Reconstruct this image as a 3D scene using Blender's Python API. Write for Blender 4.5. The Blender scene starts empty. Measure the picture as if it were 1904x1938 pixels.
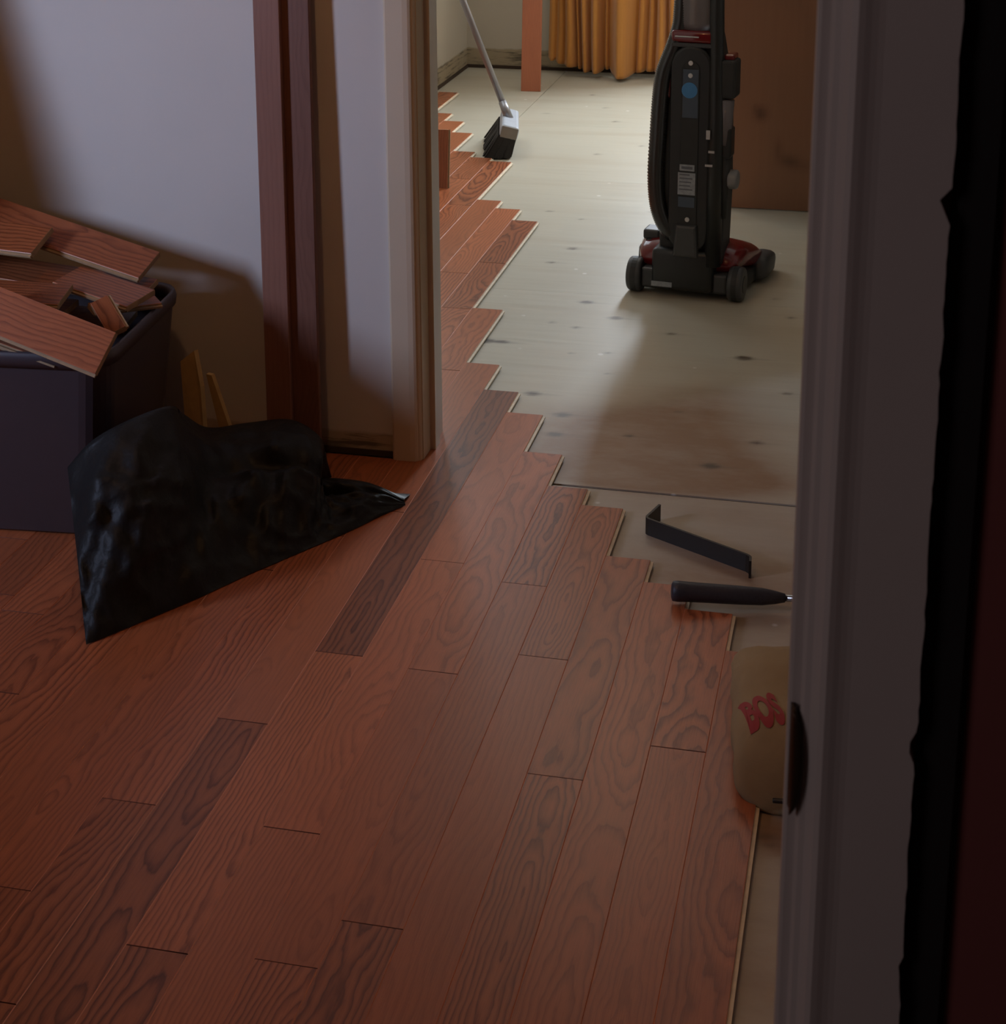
import bpy, bmesh, math, random
from mathutils import Vector, Matrix, noise, geometry
sc = bpy.context.scene
COL = sc.collection
PI = math.pi
R_ = math.radians

# ------------------------------------------------------------------ camera
CAM_H = 1.435
F_PX, CY = 3220.325, 361.0
PITCH, YAW, ROLL = 0.25723, -0.223512, -0.004594
fw = Vector((math.sin(YAW)*math.cos(PITCH), math.cos(YAW)*math.cos(PITCH), -math.sin(PITCH)))
rt = Vector((math.cos(YAW), -math.sin(YAW), 0))
up = rt.cross(fw)
r2 = rt*math.cos(ROLL)+up*math.sin(ROLL)
u2 = up*math.cos(ROLL)-rt*math.sin(ROLL)
cd = bpy.data.cameras.new('camera')
cam = bpy.data.objects.new('camera', cd)
COL.objects.link(cam)
cam.matrix_world = Matrix(((r2.x, u2.x, -fw.x, 0), (r2.y, u2.y, -fw.y, 0), (r2.z, u2.z, -fw.z, CAM_H), (0, 0, 0, 1)))
cd.sensor_fit = 'HORIZONTAL'
cd.sensor_width = 36
cd.lens = F_PX/1904*36
cd.shift_y = -(969-CY)/1904
cd.clip_start = 0.02
cd.dof.use_dof = True
cd.dof.focus_distance = 3.2
cd.dof.aperture_fstop = 32
sc.camera = cam

# ------------------------------------------------------------------ world, view, lamps
sc.view_settings.view_transform = 'Standard'
sc.view_settings.look = 'None'
sc.view_settings.gamma = 1
sc.view_settings.exposure = 0.0
sc.view_settings.use_curve_mapping = False
w = bpy.data.worlds.new('world')
sc.world = w
w.use_nodes = True
w.node_tree.nodes['Background'].inputs[0].default_value = (0.6, 0.75, 1, 1)
w.node_tree.nodes['Background'].inputs[1].default_value = 0.3


def area(name, loc, target, sx, sy, power, color, spread=180):
    l = bpy.data.lights.new(name, 'AREA')
    l.shape = 'RECTANGLE'
    l.size, l.size_y = sx, sy
    l.energy = power
    l.color = color
    l.spread = R_(spread)
    o = bpy.data.objects.new(name, l)
    COL.objects.link(o)
    o.location = loc
    d = Vector(target)-Vector(loc)
    o.rotation_euler = d.to_track_quat('-Z', 'Y').to_euler()
    return o


def point_fill(name, loc, power, color, r=0.06):
    l = bpy.data.lights.new(name, 'POINT')
    l.energy = power
    l.color = color
    l.shadow_soft_size = r
    o = bpy.data.objects.new(name, l)
    COL.objects.link(o)
    o.location = loc
    return o


# daylight in the far room's window (far wall, right of the drawn curtain)
area('window_daylight_far', (-0.52, 7.60, 1.50), (-0.45, 3.0, 0.9), 0.42, 1.2, 84, (0.80, 0.90, 1.0))
# daylight in the far room's side window, in its left wall
area('window_daylight_side', (-1.95, 5.95, 1.65), (2.0, 5.6, 1.0), 1.1, 1.1, 13, (0.82, 0.91, 1.0))
# added warm fill high in the far room, with no fixture
point_fill('room_warm_fill', (-0.9, 5.6, 2.30), 5, (1.0, 0.66, 0.36))
# daylight in the hall's left window
area('window_daylight_hall', (-3.12, 0.98, 1.42), (-1.25, 3.15, 0.75), 0.30, 0.62, 9, (0.56, 0.67, 1.0), 75)
# added fill that warms the hall's shaded tones, no lamp hangs here
point_fill('hall_warm_fill', (-1.05, 1.95, 2.30), 9.0, (1.0, 0.54, 0.24))
# added unseen fill for the near casing; the camera's room has no window
area('camera_room_fill', (-1.85, -0.75, 1.95), (0.0, 0.8, 1.1), 0.7, 0.8, 5.4, (1.0, 0.83, 0.83))

# ------------------------------------------------------------------ node helpers


class NT:
    def __init__(self, name):
        self.m = bpy.data.materials.new(name)
        self.m.use_nodes = True
        self.t = self.m.node_tree
        self.b = self.t.nodes['Principled BSDF']
        self.tc = None

    def n(self, typ, **kw):
        nd = self.t.nodes.new(typ)
        for k, v in kw.items():
            setattr(nd, k, v)
        return nd

    def put(self, sock, v):
        if isinstance(v, bpy.types.NodeSocket):
            self.t.links.new(v, sock)
        elif v is not None:
            if hasattr(sock.default_value, '__len__') and not hasattr(v, '__len__'):
                sock.default_value = [v]*len(sock.default_value)
            elif hasattr(v, '__len__') and len(v) == 3 and len(sock.default_value) == 4:
                sock.default_value = (*v, 1)
            else:
                sock.default_value = v

    def coord(self, which='Object'):
        if self.tc is None:
            self.tc = self.n('ShaderNodeTexCoord')
        return self.tc.outputs[which]

    def math(self, op, a, b=None, c=None, clamp=False):
        nd = self.n('ShaderNodeMath', operation=op, use_clamp=clamp)
        self.put(nd.inputs[0], a)
        self.put(nd.inputs[1], b)
        if c is not None:
            self.put(nd.inputs[2], c)
        return nd.outputs[0]

    def sep(self, v):
        nd = self.n('ShaderNodeSeparateXYZ')
        self.put(nd.inputs[0], v)
        return nd.outputs

    def comb(self, x, y, z=0.0):
        nd = self.n('ShaderNodeCombineXYZ')
        for i, q in enumerate((x, y, z)):
            self.put(nd.inputs[i], q)
        return nd.outputs[0]

    def noise(self, v, scale=1, detail=2, rough=0.5, out=0):
        nd = self.n('ShaderNodeTexNoise')
        self.put(nd.inputs['Vector'], v)
        self.put(nd.inputs['Scale'], scale)
        self.put(nd.inputs['Detail'], detail)
        self.put(nd.inputs['Roughness'], rough)
        return nd.outputs[out]

    def ramp(self, fac, stops):
        nd = self.n('ShaderNodeValToRGB')
        self.put(nd.inputs[0], fac)
        el = nd.color_ramp.elements
        while len(el) < len(stops):
            el.new(0.5)
        for e, (p, c) in zip(el, stops):
            e.position = p
            e.color = (*c, 1) if hasattr(c, '__len__') else (c, c, c, 1)
        return nd.outputs[0]

    def mix(self, fac, a, b, blend='MIX'):
        nd = self.n('ShaderNodeMix', data_type='RGBA', blend_type=blend)
        self.put(nd.inputs[0], fac)
        self.put(nd.inputs[6], a)
        self.put(nd.inputs[7], b)
        return nd.outputs[2]

    def vscale(self, v, s):
        nd = self.n('ShaderNodeVectorMath', operation='MULTIPLY')
        self.put(nd.inputs[0], v)
        nd.inputs[1].default_value = s
        return nd.outputs[0]

    def bump(self, h, strength=0.2, dist=0.002):
        nd = self.n('ShaderNodeBump')
        nd.inputs['Strength'].default_value = strength
        nd.inputs['Distance'].default_value = dist
        self.put(nd.inputs['Height'], h)
        self.t.links.new(nd.outputs[0], self.b.inputs['Normal'])

    def set(self, color=None, rough=None, metal=None, spec=None, coat=None, trans=None):
        for k, v in (('Base Color', color), ('Roughness', rough), ('Metallic', metal), ('Specular IOR Level', spec),
                     ('Coat Weight', coat), ('Transmission Weight', trans)):
            if v is not None:
                self.put(self.b.inputs[k], v)
        return self.m


def simple(name, color, rough=0.5, metal=0.0, var=0.12, scale=30, spec=None, coat=None, bump=0.0):
    t = NT(name)
    nz = t.noise(t.coord(), scale, 3)
    c = t.mix(nz, tuple(x*(1-var) for x in color), tuple(min(1, x*(1+var)) for x in color))
    t.set(c, rough, metal, spec, coat)
    if bump:
        t.bump(nz, bump, 0.002)
    return t.m


def oak(name, light, dark, rough=0.33, ring=1.0, coat=0.15):
    """Plain-sawn oak: the board's own x is across, y along; the object colour gives tone, pith offset, pith depth, seed."""
    t = NT(name)
    oi = t.n('ShaderNodeObjectInfo')
    tone, px, pd = t.sep(oi.outputs['Color'])[:]
    seed = oi.outputs['Alpha']
    X, Y, Z = t.sep(t.coord())[:]
    Ys = t.math('MULTIPLY_ADD', seed, 60.0, Y)
    n1 = t.noise(t.comb(t.math('MULTIPLY', X, 5.0), t.math('MULTIPLY', Ys, 2.1)), 1.0, 2.0)
    n2 = t.noise(t.comb(t.math('MULTIPLY', X, 60.0), t.math('MULTIPLY', Ys, 16.0)), 1.0, 2.0)
    D = t.math('ADD', t.math('MULTIPLY', pd, 0.06), t.math('MULTIPLY', t.math('SUBTRACT', n1, 0.5), 0.13))
    Xo = t.math('ADD', X, t.math('MULTIPLY', t.math('SUBTRACT', px, 0.5), 0.17))
    r = t.math('SQRT', t.math('ADD', t.math('MULTIPLY', Xo, Xo), t.math('MULTIPLY', D, D)))
    r = t.math('ADD', r, t.math('MULTIPLY', n2, 0.010))
    s = t.math('FRACT', t.math('MULTIPLY', r, t.math('MULTIPLY_ADD', seed, 70.0*ring, 125.0*ring)))
    band = t.ramp(s, [(0.0, 0.9), (0.10, 0.2), (0.40, 0.0), (0.70, 0.35), (1.0, 1.0)])
    band = t.math('MULTIPLY', band, t.ramp(t.math('FRACT', t.math('MULTIPLY', seed, 7.3)), [(0.0, 0.3), (0.45, 0.75), (1.0, 1.3)]))
    por = t.noise(t.comb(t.math('MULTIPLY', X, 520.0), t.math('MULTIPLY', Ys, 14.0)), 1.0, 3.0, 0.6)
    por = t.ramp(por, [(0.42, 0.0), (0.72, 1.0)])
    bl = t.noise(t.comb(t.math('MULTIPLY', X, 9.0), t.math('MULTIPLY', Ys, 3.0)), 1.0, 2.0)
    fac = t.math('MULTIPLY_ADD', por, 0.22, t.math('MULTIPLY', band, 0.74), clamp=True)
    c = t.mix(fac, light, dark)
    c = t.mix(t.math('MULTIPLY', t.ramp(bl, [(0.35, 0.0), (0.75, 1.0)]), 0.28), c, tuple(x*0.55 for x in light))
    c = t.mix(1.0, c, t.comb(tone, tone, tone), 'MULTIPLY')
    t.set(c, rough, coat=coat, spec=0.36)
    t.b.inputs['Coat Roughness'].default_value = 0.33
    t.bump(t.math('ADD', t.math('MULTIPLY', band, 0.6), por), 0.10, 0.0006)
    return t.m


M = {}
M['oak'] = oak('oak_finish', (0.47, 0.144, 0.056), (0.125, 0.029, 0.011), ring=0.74, coat=0.10)
M['oak_upright'] = oak('oak_finish_upright', (0.40, 0.13, 0.06), (0.21, 0.06, 0.03), 0.45)
M['trim_stain'] = oak('dark_stained_trim', (0.225, 0.105, 0.072), (0.13, 0.056, 0.038), 0.4, 0.7)
M['oak_edge_glint'] = simple('oak_eased_edge_glint', (0.60, 0.22, 0.115), 0.4)  # lighter tone paints in the light that bevels catch along the seams
M['oak_end'] = simple('dark_plank_end', (0.16, 0.05, 0.025), 0.7)
M['raw_offcut'] = simple('brown_raw_edge', (0.36, 0.235, 0.125), 0.75, var=0.3, scale=60)  # raw edge in a darker brown, used on the offcuts
M['raw'] = simple('raw_wood_edge', (0.78, 0.66, 0.50), 0.7, var=0.25, scale=60)
M['raw_pine'] = simple('raw_pine', (0.50, 0.33, 0.12), 0.7, var=0.25, scale=40)


def ply():
    t = NT('plywood_subfloor')
    X, Y, Z = t.sep(t.coord())[:]
    g = t.noise(t.comb(t.math('MULTIPLY', X, 3.0), t.math('MULTIPLY', Y, 70.0)), 1.0, 3.0, 0.6)
    g2 = t.noise(t.comb(t.math('MULTIPLY', X, 1.2), t.math('MULTIPLY', Y, 9.0)), 1.0, 3.0)
    big = t.noise(t.comb(X, Y), 2.3, 3)
    c = t.mix(g, (0.43, 0.40, 0.31), (0.56, 0.525, 0.42))
    c = t.mix(t.math('MULTIPLY', t.ramp(g2, [(0.5, 0.0), (0.75, 1.0)]), 0.35), c, (0.36, 0.28, 0.18))
    c = t.mix(t.math('MULTIPLY', big, 0.35), c, (0.56, 0.50, 0.40))
    a = t.n('ShaderNodeAttribute', attribute_name='stain')
    st = t.math('MULTIPLY', a.outputs['Fac'], t.math('ADD', 0.45, t.noise(t.comb(t.math('MULTIPLY', X, 7.0), t.math('MULTIPLY', Y, 14.0)), 1.0, 4.0, 0.65)), clamp=True)
    c = t.mix(t.math('MULTIPLY', st, 0.92), c, (0.27, 0.145, 0.07))
    k = t.n('ShaderNodeAttribute', attribute_name='knot')
    kn = t.math('MULTIPLY', k.outputs['Fac'], t.math('ADD', 0.35, g), clamp=True)
    c = t.mix(t.ramp(kn, [(0.05, 0.0), (0.85, 0.95)]), c, (0.085, 0.06, 0.04))
    v = t.n('ShaderNodeTexVoronoi')
    t.put(v.inputs['Vector'], t.comb(X, Y))
    v.inputs['Scale'].default_value = 9.0
    sp = t.ramp(v.outputs['Distance'], [(0.045, 1.0), (0.075, 0.0)])
    v2 = t.noise(t.comb(X, Y), 5.0, 1)
    c = t.mix(t.math('MULTIPLY', sp, t.ramp(v2, [(0.5, 0.0), (0.56, 0.75)])), c, (0.75, 0.72, 0.66))
    t.set(c, t.math('MULTIPLY_ADD', g, 0.2, 0.34), spec=0.5)
    t.bump(g, 0.15, 0.001)
    return t.m


M['ply'] = ply()


def wallmat(name, col, band=None, bandz=0.05, rough=0.75):
    """Painted plaster; below bandz the strip the old baseboard covered was never painted."""
    t = NT(name)
    X, Y, Z = t.sep(t.coord())[:]
    nz = t.noise(t.coord(), 5.0, 4)
    c = t.mix(nz, tuple(x*0.94 for x in col), tuple(min(1, x*1.05) for x in col))
    if band:
        h = t.math('ADD', Z, t.math('MULTIPLY', t.noise(t.coord(), 14.0, 3), 0.012))
        f = t.ramp(t.math('MULTIPLY', h, 5.0), [(bandz*5-0.02, 1.0), (bandz*5+0.02, 0.0)])
        gr = t.noise(t.comb(t.math('MULTIPLY', t.math('ADD', X, Y), 6.0), t.math('MULTIPLY', Z, 60.0)), 1.0, 4.0, 0.65)
        bc = t.mix(t.ramp(gr, [(0.50, 0.0), (0.62, 1.0)]), band, tuple(x*0.35 for x in band))
        c = t.mix(f, c, bc)
    t.set(c, rough)
    t.bump(t.noise(t.coord(), 160.0, 2), 0.12, 0.001)
    return t.m


M['wall_hall'] = wallmat('hall_wall_paint', (0.60, 0.555, 0.50), (0.42, 0.34, 0.24), 0.055)
M['wall_room'] = wallmat('room_wall_paint', (0.52, 0.47, 0.385), (0.36, 0.29, 0.19), 0.085)
M['wall_maroon'] = wallmat('maroon_wall_paint', (0.19, 0.055, 0.052))
M['ceiling'] = wallmat('ceiling_paint', (0.62, 0.60, 0.56))
M['slab'] = simple('under_floor', (0.12, 0.09, 0.06), 0.9)
M['casing_cream'] = simple('cream_gloss_paint', (0.60, 0.49, 0.35), 0.42, var=0.06, scale=8)
M['casing_white'] = simple('white_gloss_paint', (0.50, 0.45, 0.44), 0.45, var=0.05, scale=9)
M['casing_shade'] = simple('black_casing_shade', (0.010, 0.008, 0.009), 0.8)  # black that stands for the shade next to the near casing
M['dark_gap'] = simple('dark_floor_gap', (0.05, 0.03, 0.018), 0.9)
M['black'] = simple('black_plastic', (0.019, 0.021, 0.021), 0.38, var=0.2)
M['black_soft'] = simple('matt_black_plastic', (0.024, 0.026, 0.026), 0.6, var=0.2)
M['grey_dark'] = simple('dark_grey_plastic', (0.055, 0.058, 0.060), 0.45)
M['grey'] = simple('grey_plastic', (0.23, 0.23, 0.23), 0.45)
M['red'] = simple('glossy_dark_red_plastic', (0.16, 0.008, 0.010), 0.2, coat=0.5)
M['label_grey'] = simple('grey_label', (0.30, 0.33, 0.36), 0.5, var=0.3, scale=120)
M['label_print'] = simple('label_print', (0.12, 0.13, 0.15), 0.5)
M['label_blue'] = simple('slate_label', (0.06, 0.085, 0.12), 0.45)
M['sticker_blue'] = simple('blue_sticker', (0.06, 0.24, 0.52), 0.4)
M['screw'] = simple('bright_screw', (0.6, 0.6, 0.58), 0.35, 0.8)
M['steel'] = simple('bright_steel', (0.45, 0.44, 0.42), 0.3, 1.0)
M['broom_grey'] = simple('pale_grey_plastic', (0.42, 0.45, 0.50), 0.5)
M['broom_wood'] = simple('broom_block_end', (0.27, 0.245, 0.21), 0.6)
M['broom_pole'] = simple('broom_pole_metal', (0.30, 0.29, 0.30), 0.35, 0.6)
M['bristle'] = simple('dark_bristles', (0.02, 0.018, 0.016), 0.8, var=0.5, scale=200)
M['hose'] = simple('corrugated_hose', (0.035, 0.036, 0.036), 0.25, coat=0.4)
M['bar_steel'] = simple('black_bar_steel', (0.035, 0.028, 0.022), 0.42, 0.3)
M['grip'] = simple('rubber_grip', (0.035, 0.032, 0.036), 0.5, var=0.3, scale=200, bump=0.2)
M['letter'] = simple('red_lettering', (0.34, 0.035, 0.03), 0.8)
M['bin'] = simple('plum_grey_plastic', (0.064, 0.046, 0.050), 0.42, var=0.06)
M['strike'] = simple('old_dark_brass', (0.05, 0.03, 0.02), 0.4, 0.7)


def canvas():
    t = NT('tan_canvas')
    nz = t.noise(t.coord(), 20.0, 3)
    c = t.mix(nz, (0.29, 0.185, 0.080), (0.37, 0.25, 0.115))
    t.set(c, 0.9)
    t.bump(t.noise(t.coord(), 45.0, 3), 0.35, 0.004)
    return t.m


M['canvas'] = canvas()


def curtain_mat():
    t = NT('mustard_curtain_cloth')
    nz = t.noise(t.vscale(t.coord(), (60, 60, 4)), 1.0, 3)
    c = t.mix(nz, (0.45, 0.180, 0.030), (0.57, 0.245, 0.046))
    t.set(c, 0.75)
    t.b.inputs['Sheen Weight'].default_value = 0.2
    return t.m


M['curtain'] = curtain_mat()


def pine_door():
    t = NT('brown_pine_door')
    X, Y, Z = t.sep(t.coord())[:]
    n1 = t.noise(t.comb(t.math('MULTIPLY', X, 3.0), 0.0, t.math('MULTIPLY', Z, 1.1)), 1.0, 2)
    g = t.noise(t.comb(t.math('MULTIPLY', X, 70.0), 0.0, t.math('MULTIPLY', Z, 4.0)), 1.0, 3)
    c = t.mix(g, (0.27, 0.130, 0.072), (0.325, 0.158, 0.088))
    c = t.mix(t.math('MULTIPLY', n1, 0.3), c, (0.27, 0.11, 0.055))
    k = t.n('ShaderNodeAttribute', attribute_name='knot')
    c = t.mix(t.math('MULTIPLY', k.outputs['Fac'], 0.75, clamp=True), c, (0.075, 0.028, 0.014))
    t.set(c, 0.4)
    return t.m


M['door'] = pine_door()


def plastic_bag():
    t = NT('black_bag_film')
    n1 = t.noise(t.coord(), 13.0, 4, 0.6)
    n2 = t.noise(t.coord(), 55.0, 3, 0.6)
    t.set((0.016, 0.0155, 0.015), 0.50, spec=0.20)
    h = t.math('ADD', n1, t.math('MULTIPLY', n2, 0.25))
    t.bump(h, 0.4, 0.012)
    return t.m


M['bag'] = plastic_bag()


def clear_plastic(name, col):
    t = NT(name)
    t.set(col, 0.15)
    tr = t.n('ShaderNodeBsdfTransparent')
    tr.inputs[0].default_value = (0.5, 0.5, 0.5, 1)
    mx = t.n('ShaderNodeMixShader')
    mx.inputs[0].default_value = 0.7
    t.t.links.new(tr.outputs[0], mx.inputs[1])
    t.t.links.new(t.b.outputs[0], mx.inputs[2])
    t.t.links.new(mx.outputs[0], t.t.nodes['Material Output'].inputs[0])
    return t.m


M['smoke'] = clear_plastic('smoky_clear_plastic', (0.24, 0.22, 0.23))

# ------------------------------------------------------------------ mesh helpers


def link(name, me, mats, parent=None, smooth=False, loc=None):
    o = bpy.data.objects.new(name, me)
    COL.objects.link(o)
    for m in (mats if isinstance(mats, (list, tuple)) else [mats]):
        me.materials.append(m)
    if smooth:
        for p in me.polygons:
            p.use_smooth = True
    if parent is not None:
        o.parent = parent
    if loc is not None:
        o.location = loc
    return o


def bm_obj(name, bm, mats, parent=None, smooth=False, loc=None):
    bmesh.ops.recalc_face_normals(bm, faces=bm.faces[:])
    me = bpy.data.meshes.new(name)
    bm.to_mesh(me)
    bm.free()
    return link(name, me, mats, parent, smooth, loc)


def tag(o, label=None, cat=None, group=None, kind=None):
    for k, v in (('label', label), ('category', cat), ('group', group), ('kind', kind)):
        if v:
            o[k] = v
    return o


def empty(name, loc=(0, 0, 0), rz=0.0):
    o = bpy.data.objects.new(name, None)
    COL.objects.link(o)
    o.location = loc
    o.rotation_euler = (0, 0, rz)
    o.empty_display_size = 0.05
    return o


def add_box(bm, x0, x1, y0, y1, z0, z1, bev=0.0, seg=2, mat=None, mi=0):
    vs = [bm.verts.new(p) for p in ((x0, y0, z0), (x1, y0, z0), (x1, y1, z0), (x0, y1, z0), (x0, y0, z1), (x1, y0, z1), (x1, y1, z1), (x0, y1, z1))]
    fs = [bm.faces.new([vs[i] for i in q]) for q in ((0, 3, 2, 1), (4, 5, 6, 7), (0, 1, 5, 4), (1, 2, 6, 5), (2, 3, 7, 6), (3, 0, 4, 7))]
    for f in fs:
        f.material_index = mi
    if mat is not None:
        bmesh.ops.transform(bm, matrix=mat, verts=vs)
    if bev > 0:
        es = list({e for f in fs for e in f.edges})
        bmesh.ops.bevel(bm, geom=es, offset=bev, segments=seg, affect='EDGES', profile=0.5)
    return fs


def box(name, x0, x1, y0, y1, z0, z1, m, parent=None, bev=0.0, seg=2, mat=None, smooth=False):
    bm = bmesh.new()
    add_box(bm, x0, x1, y0, y1, z0, z1, bev, seg, mat)
    return bm_obj(name, bm, m, parent, smooth)


def add_tube(bm, pts, radii, n=12, caps=True, flat=1.0):
    pts = [Vector(p) for p in pts]
    if not hasattr(radii, '__len__'):
        radii = [radii]*len(pts)
    rings = []
    prev = None
    for i, p in enumerate(pts):
        d = (pts[min(i+1, len(pts)-1)]-pts[max(i-1, 0)]).normalized()
        if prev is None:
            a = d.orthogonal().normalized()
        else:
            a = (prev-d*prev.dot(d)).normalized()
        prev = a
        b = d.cross(a)
        rings.append([bm.verts.new(p+(a*math.cos(2*PI*k/n)+b*math.sin(2*PI*k/n)*flat)*radii[i]) for k in range(n)])
    for q, s in zip(rings, rings[1:]):
        for k in range(n):
            bm.faces.new((q[k], q[(k+1) % n], s[(k+1) % n], s[k]))
    if caps:
        bm.faces.new(rings[0][::-1])
        bm.faces.new(rings[-1])


def tube(name, pts, radii, m, parent=None, n=12, smooth=True, flat=1.0):
    bm = bmesh.new()
    add_tube(bm, pts, radii, n, True, flat)
    return bm_obj(name, bm, m, parent, smooth)


def spline(pts, k=8):
    pts = [Vector(p) for p in pts]
    out = []
    for i in range(len(pts)-1):
        p0 = pts[max(i-1, 0)]
        p1, p2 = pts[i], pts[i+1]
        p3 = pts[min(i+2, len(pts)-1)]
        for j in range(k):
            t = j/k
            out.append(0.5*((2*p1)+(p2-p0)*t+(2*p0-5*p1+4*p2-p3)*t*t+(3*p1-p0-3*p2+p3)*t**3))
    out.append(pts[-1])
    return out


def prism(name, poly, z0, z1, m, parent=None, axis='z', bev=0.0, seg=2, smooth=False):
    """Extrude a 2-D outline along an axis: 'z' takes (x,y), 'y' takes (x,z), 'x' takes (y,z)."""
    bm = bmesh.new()

    def P(a, b, c):
        return {'z': (a, b, c), 'y': (a, c, b), 'x': (c, a, b)}[axis]
    lo = [bm.verts.new(P(a, b, z0)) for a, b in poly]
    hi = [bm.verts.new(P(a, b, z1)) for a, b in poly]
    n = len(poly)
    bm.faces.new(lo[::-1])
    bm.faces.new(hi)
    for i in range(n):
        bm.faces.new((lo[i], lo[(i+1) % n], hi[(i+1) % n], hi[i]))
    bmesh.ops.recalc_face_normals(bm, faces=bm.faces[:])
    if bev:
        cap_e = [e for e in bm.edges if len({round({'z': v.co.z, 'y': v.co.y, 'x': v.co.x}[axis], 6) for v in e.verts}) == 1]
        bmesh.ops.bevel(bm, geom=cap_e, offset=bev, segments=seg, affect='EDGES', profile=0.5)
    return bm_obj(name, bm, m, parent, smooth)


def stadium(cx, cz, hw, z0, z1, n=14):
    pts = []
    for k in range(n+1):
        a = PI*k/n
        pts.append((cx+hw*math.cos(a), z1-hw+hw*math.sin(a)))
    for k in range(n+1):
        a = PI+PI*k/n
        pts.append((cx+hw*math.cos(a), z0+hw+hw*math.sin(a)))
    return pts


def disc(name, c, axis, r, h, m, parent, n=20, bev=0.0, smooth=False):
    bm = bmesh.new()
    bmesh.ops.create_cone(bm, cap_ends=True, segments=n, radius1=r, radius2=r, depth=h)
    rot = {'x': Matrix.Rotation(PI/2, 4, 'Y'), 'y': Matrix.Rotation(PI/2, 4, 'X'), 'z': Matrix.Identity(4)}[axis]
    if bev:
        es = [e for e in bm.edges if len({round(v.co.z, 5) for v in e.verts}) == 1]
        bmesh.ops.bevel(bm, geom=es, offset=bev, segments=3, affect='EDGES', profile=0.5)
    bmesh.ops.transform(bm, matrix=Matrix.Translation(c) @ rot, verts=bm.verts[:])
    return bm_obj(name, bm, m, parent, smooth)


# ------------------------------------------------------------------ the setting
WY0, WY1 = 3.15, 3.30          # wall between hall and far room
DX0, DX1 = -0.887, -0.118      # its doorway
NY0, NY1 = 0.795, 0.90         # wall between the camera's room and the hall
TOP = 2.45


def struct(o):
    o['kind'] = 'structure'
    return o


def wall(name, boxes, m):
    bm = bmesh.new()
    for b in boxes:
        add_box(bm, *b)
    return struct(bm_obj(name, bm, m))


wall('wall_middle', [(-3.32, DX0-0.003, WY0, WY1, 0, TOP), (DX1+0.015, 1.0, WY0, WY1, -0.012, TOP), (DX0-0.003, DX1+0.015, WY0, WY1, 2.05, TOP)], M['wall_hall'])
# far room
fx0, fx1, fy1 = -1.875, 0.42, 7.52
wall('wall_far', [(fx0-0.1, -0.76, fy1, fy1+0.1, -0.012, TOP), (0.50, 0.6, fy1, fy1+0.1, -0.012, TOP), (-0.76, 0.50, fy1, fy1+0.1, -0.012, 0.90), (-0.76, 0.50, fy1, fy1+0.1, 2.15, TOP)], M['wall_room'])
wall('wall_left', [(fx0-0.1, fx0, WY1, 5.35, -0.012, TOP), (fx0-0.1, fx0, 6.55, fy1, -0.012, TOP), (fx0-0.1, fx0, 5.35, 6.55, -0.012, 1.05), (fx0-0.1, fx0, 5.35, 6.55, 2.2, TOP)], M['wall_room'])
wall('wall_right', [(fx1, fx1+0.1, WY1, 4.50, -0.012, TOP), (fx1, fx1+0.1, 5.27, fy1, -0.012, TOP), (fx1, fx1+0.1, 4.50, 5.27, 2.05, TOP), (fx1+0.9, fx1+1.0, 4.2, 5.6, -0.012, TOP), (fx1+0.1, fx1+0.9, 4.1, 4.2, -0.012, TOP), (fx1+0.1, fx1+0.9, 5.6, 5.7, -0.012, TOP)], M['wall_room'])
# hall ends
wall('wall_hall_left', [(-3.42, -3.32, NY0, 0.92, 0, TOP), (-3.42, -3.32, 1.40, WY1, 0, TOP), (-3.42, -3.32, 0.92, 1.40, 0, 1.0), (-3.42, -3.32, 0.92, 1.40, 1.90, TOP)], M['wall_hall'])
wall('wall_hall_right', [(0.9, 1.0, NY1, WY0, -0.012, TOP)], M['wall_hall'])
# wall the camera looks through, painted maroon on this side
wall('wall_near', [(-3.32, -0.83, NY0, NY1, 0, TOP), (0.0, 1.6, NY0, NY1, 0, TOP), (-0.83, 0.0, NY0, NY1, 2.06, TOP)], M['wall_maroon'])
wall('wall_behind', [(-2.1, 1.6, -2.3, -2.2, 0, TOP)], M['wall_maroon'])
wall('wall_camera_left', [(-2.2, -2.1, -2.3, NY0, 0, TOP)], M['wall_maroon'])
wall('wall_camera_right', [(1.6, 1.7, -2.3, NY1, 0, TOP)], M['wall_maroon'])
wall('ceiling', [(-3.42, 1.7, -2.3, fy1+0.1, TOP, TOP+0.1)], M['ceiling'])

# windows: frames with panes in the three openings that give the daylight


def window(name, x0, x1, y0, y1, z0, z1, along):
    r = struct(empty(name, ((x0+x1)/2, (y0+y1)/2, z0)))
    o = Vector(r.location)

    def bar(n, a0, a1, b0, b1):
        if along == 'x':
            return box(n, a0-o.x, a1-o.x, y0-o.y, y1-o.y, b0-o.z, b1-o.z, M['casing_cream'], r, 0.004, 1)
        return box(n, x0-o.x, x1-o.x, a0-o.y, a1-o.y, b0-o.z, b1-o.z, M['casing_cream'], r, 0.004, 1)
    a0, a1 = (x0, x1) if along == 'x' else (y0, y1)
    bar('window_sill', a0, a1, z0, z0+0.04)
    bar('window_head', a0, a1, z1-0.04, z1)
    bar('window_stile', a0, a0+0.04, z0+0.04, z1-0.04)
    bar('window_stile', a1-0.04, a1, z0+0.04, z1-0.04)
    bar('meeting_rail', a0+0.04, a1-0.04, (z0+z1)/2-0.015, (z0+z1)/2+0.015)


window('window_1', -0.76, 0.50, fy1+0.01, fy1+0.05, 0.90, 2.15, 'x')
window('window_2', fx0-0.06, fx0-0.02, 5.35, 6.55, 1.05, 2.2, 'y')
window('window_3', -3.40, -3.36, 0.92, 1.40, 1.0, 1.90, 'y')

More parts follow.
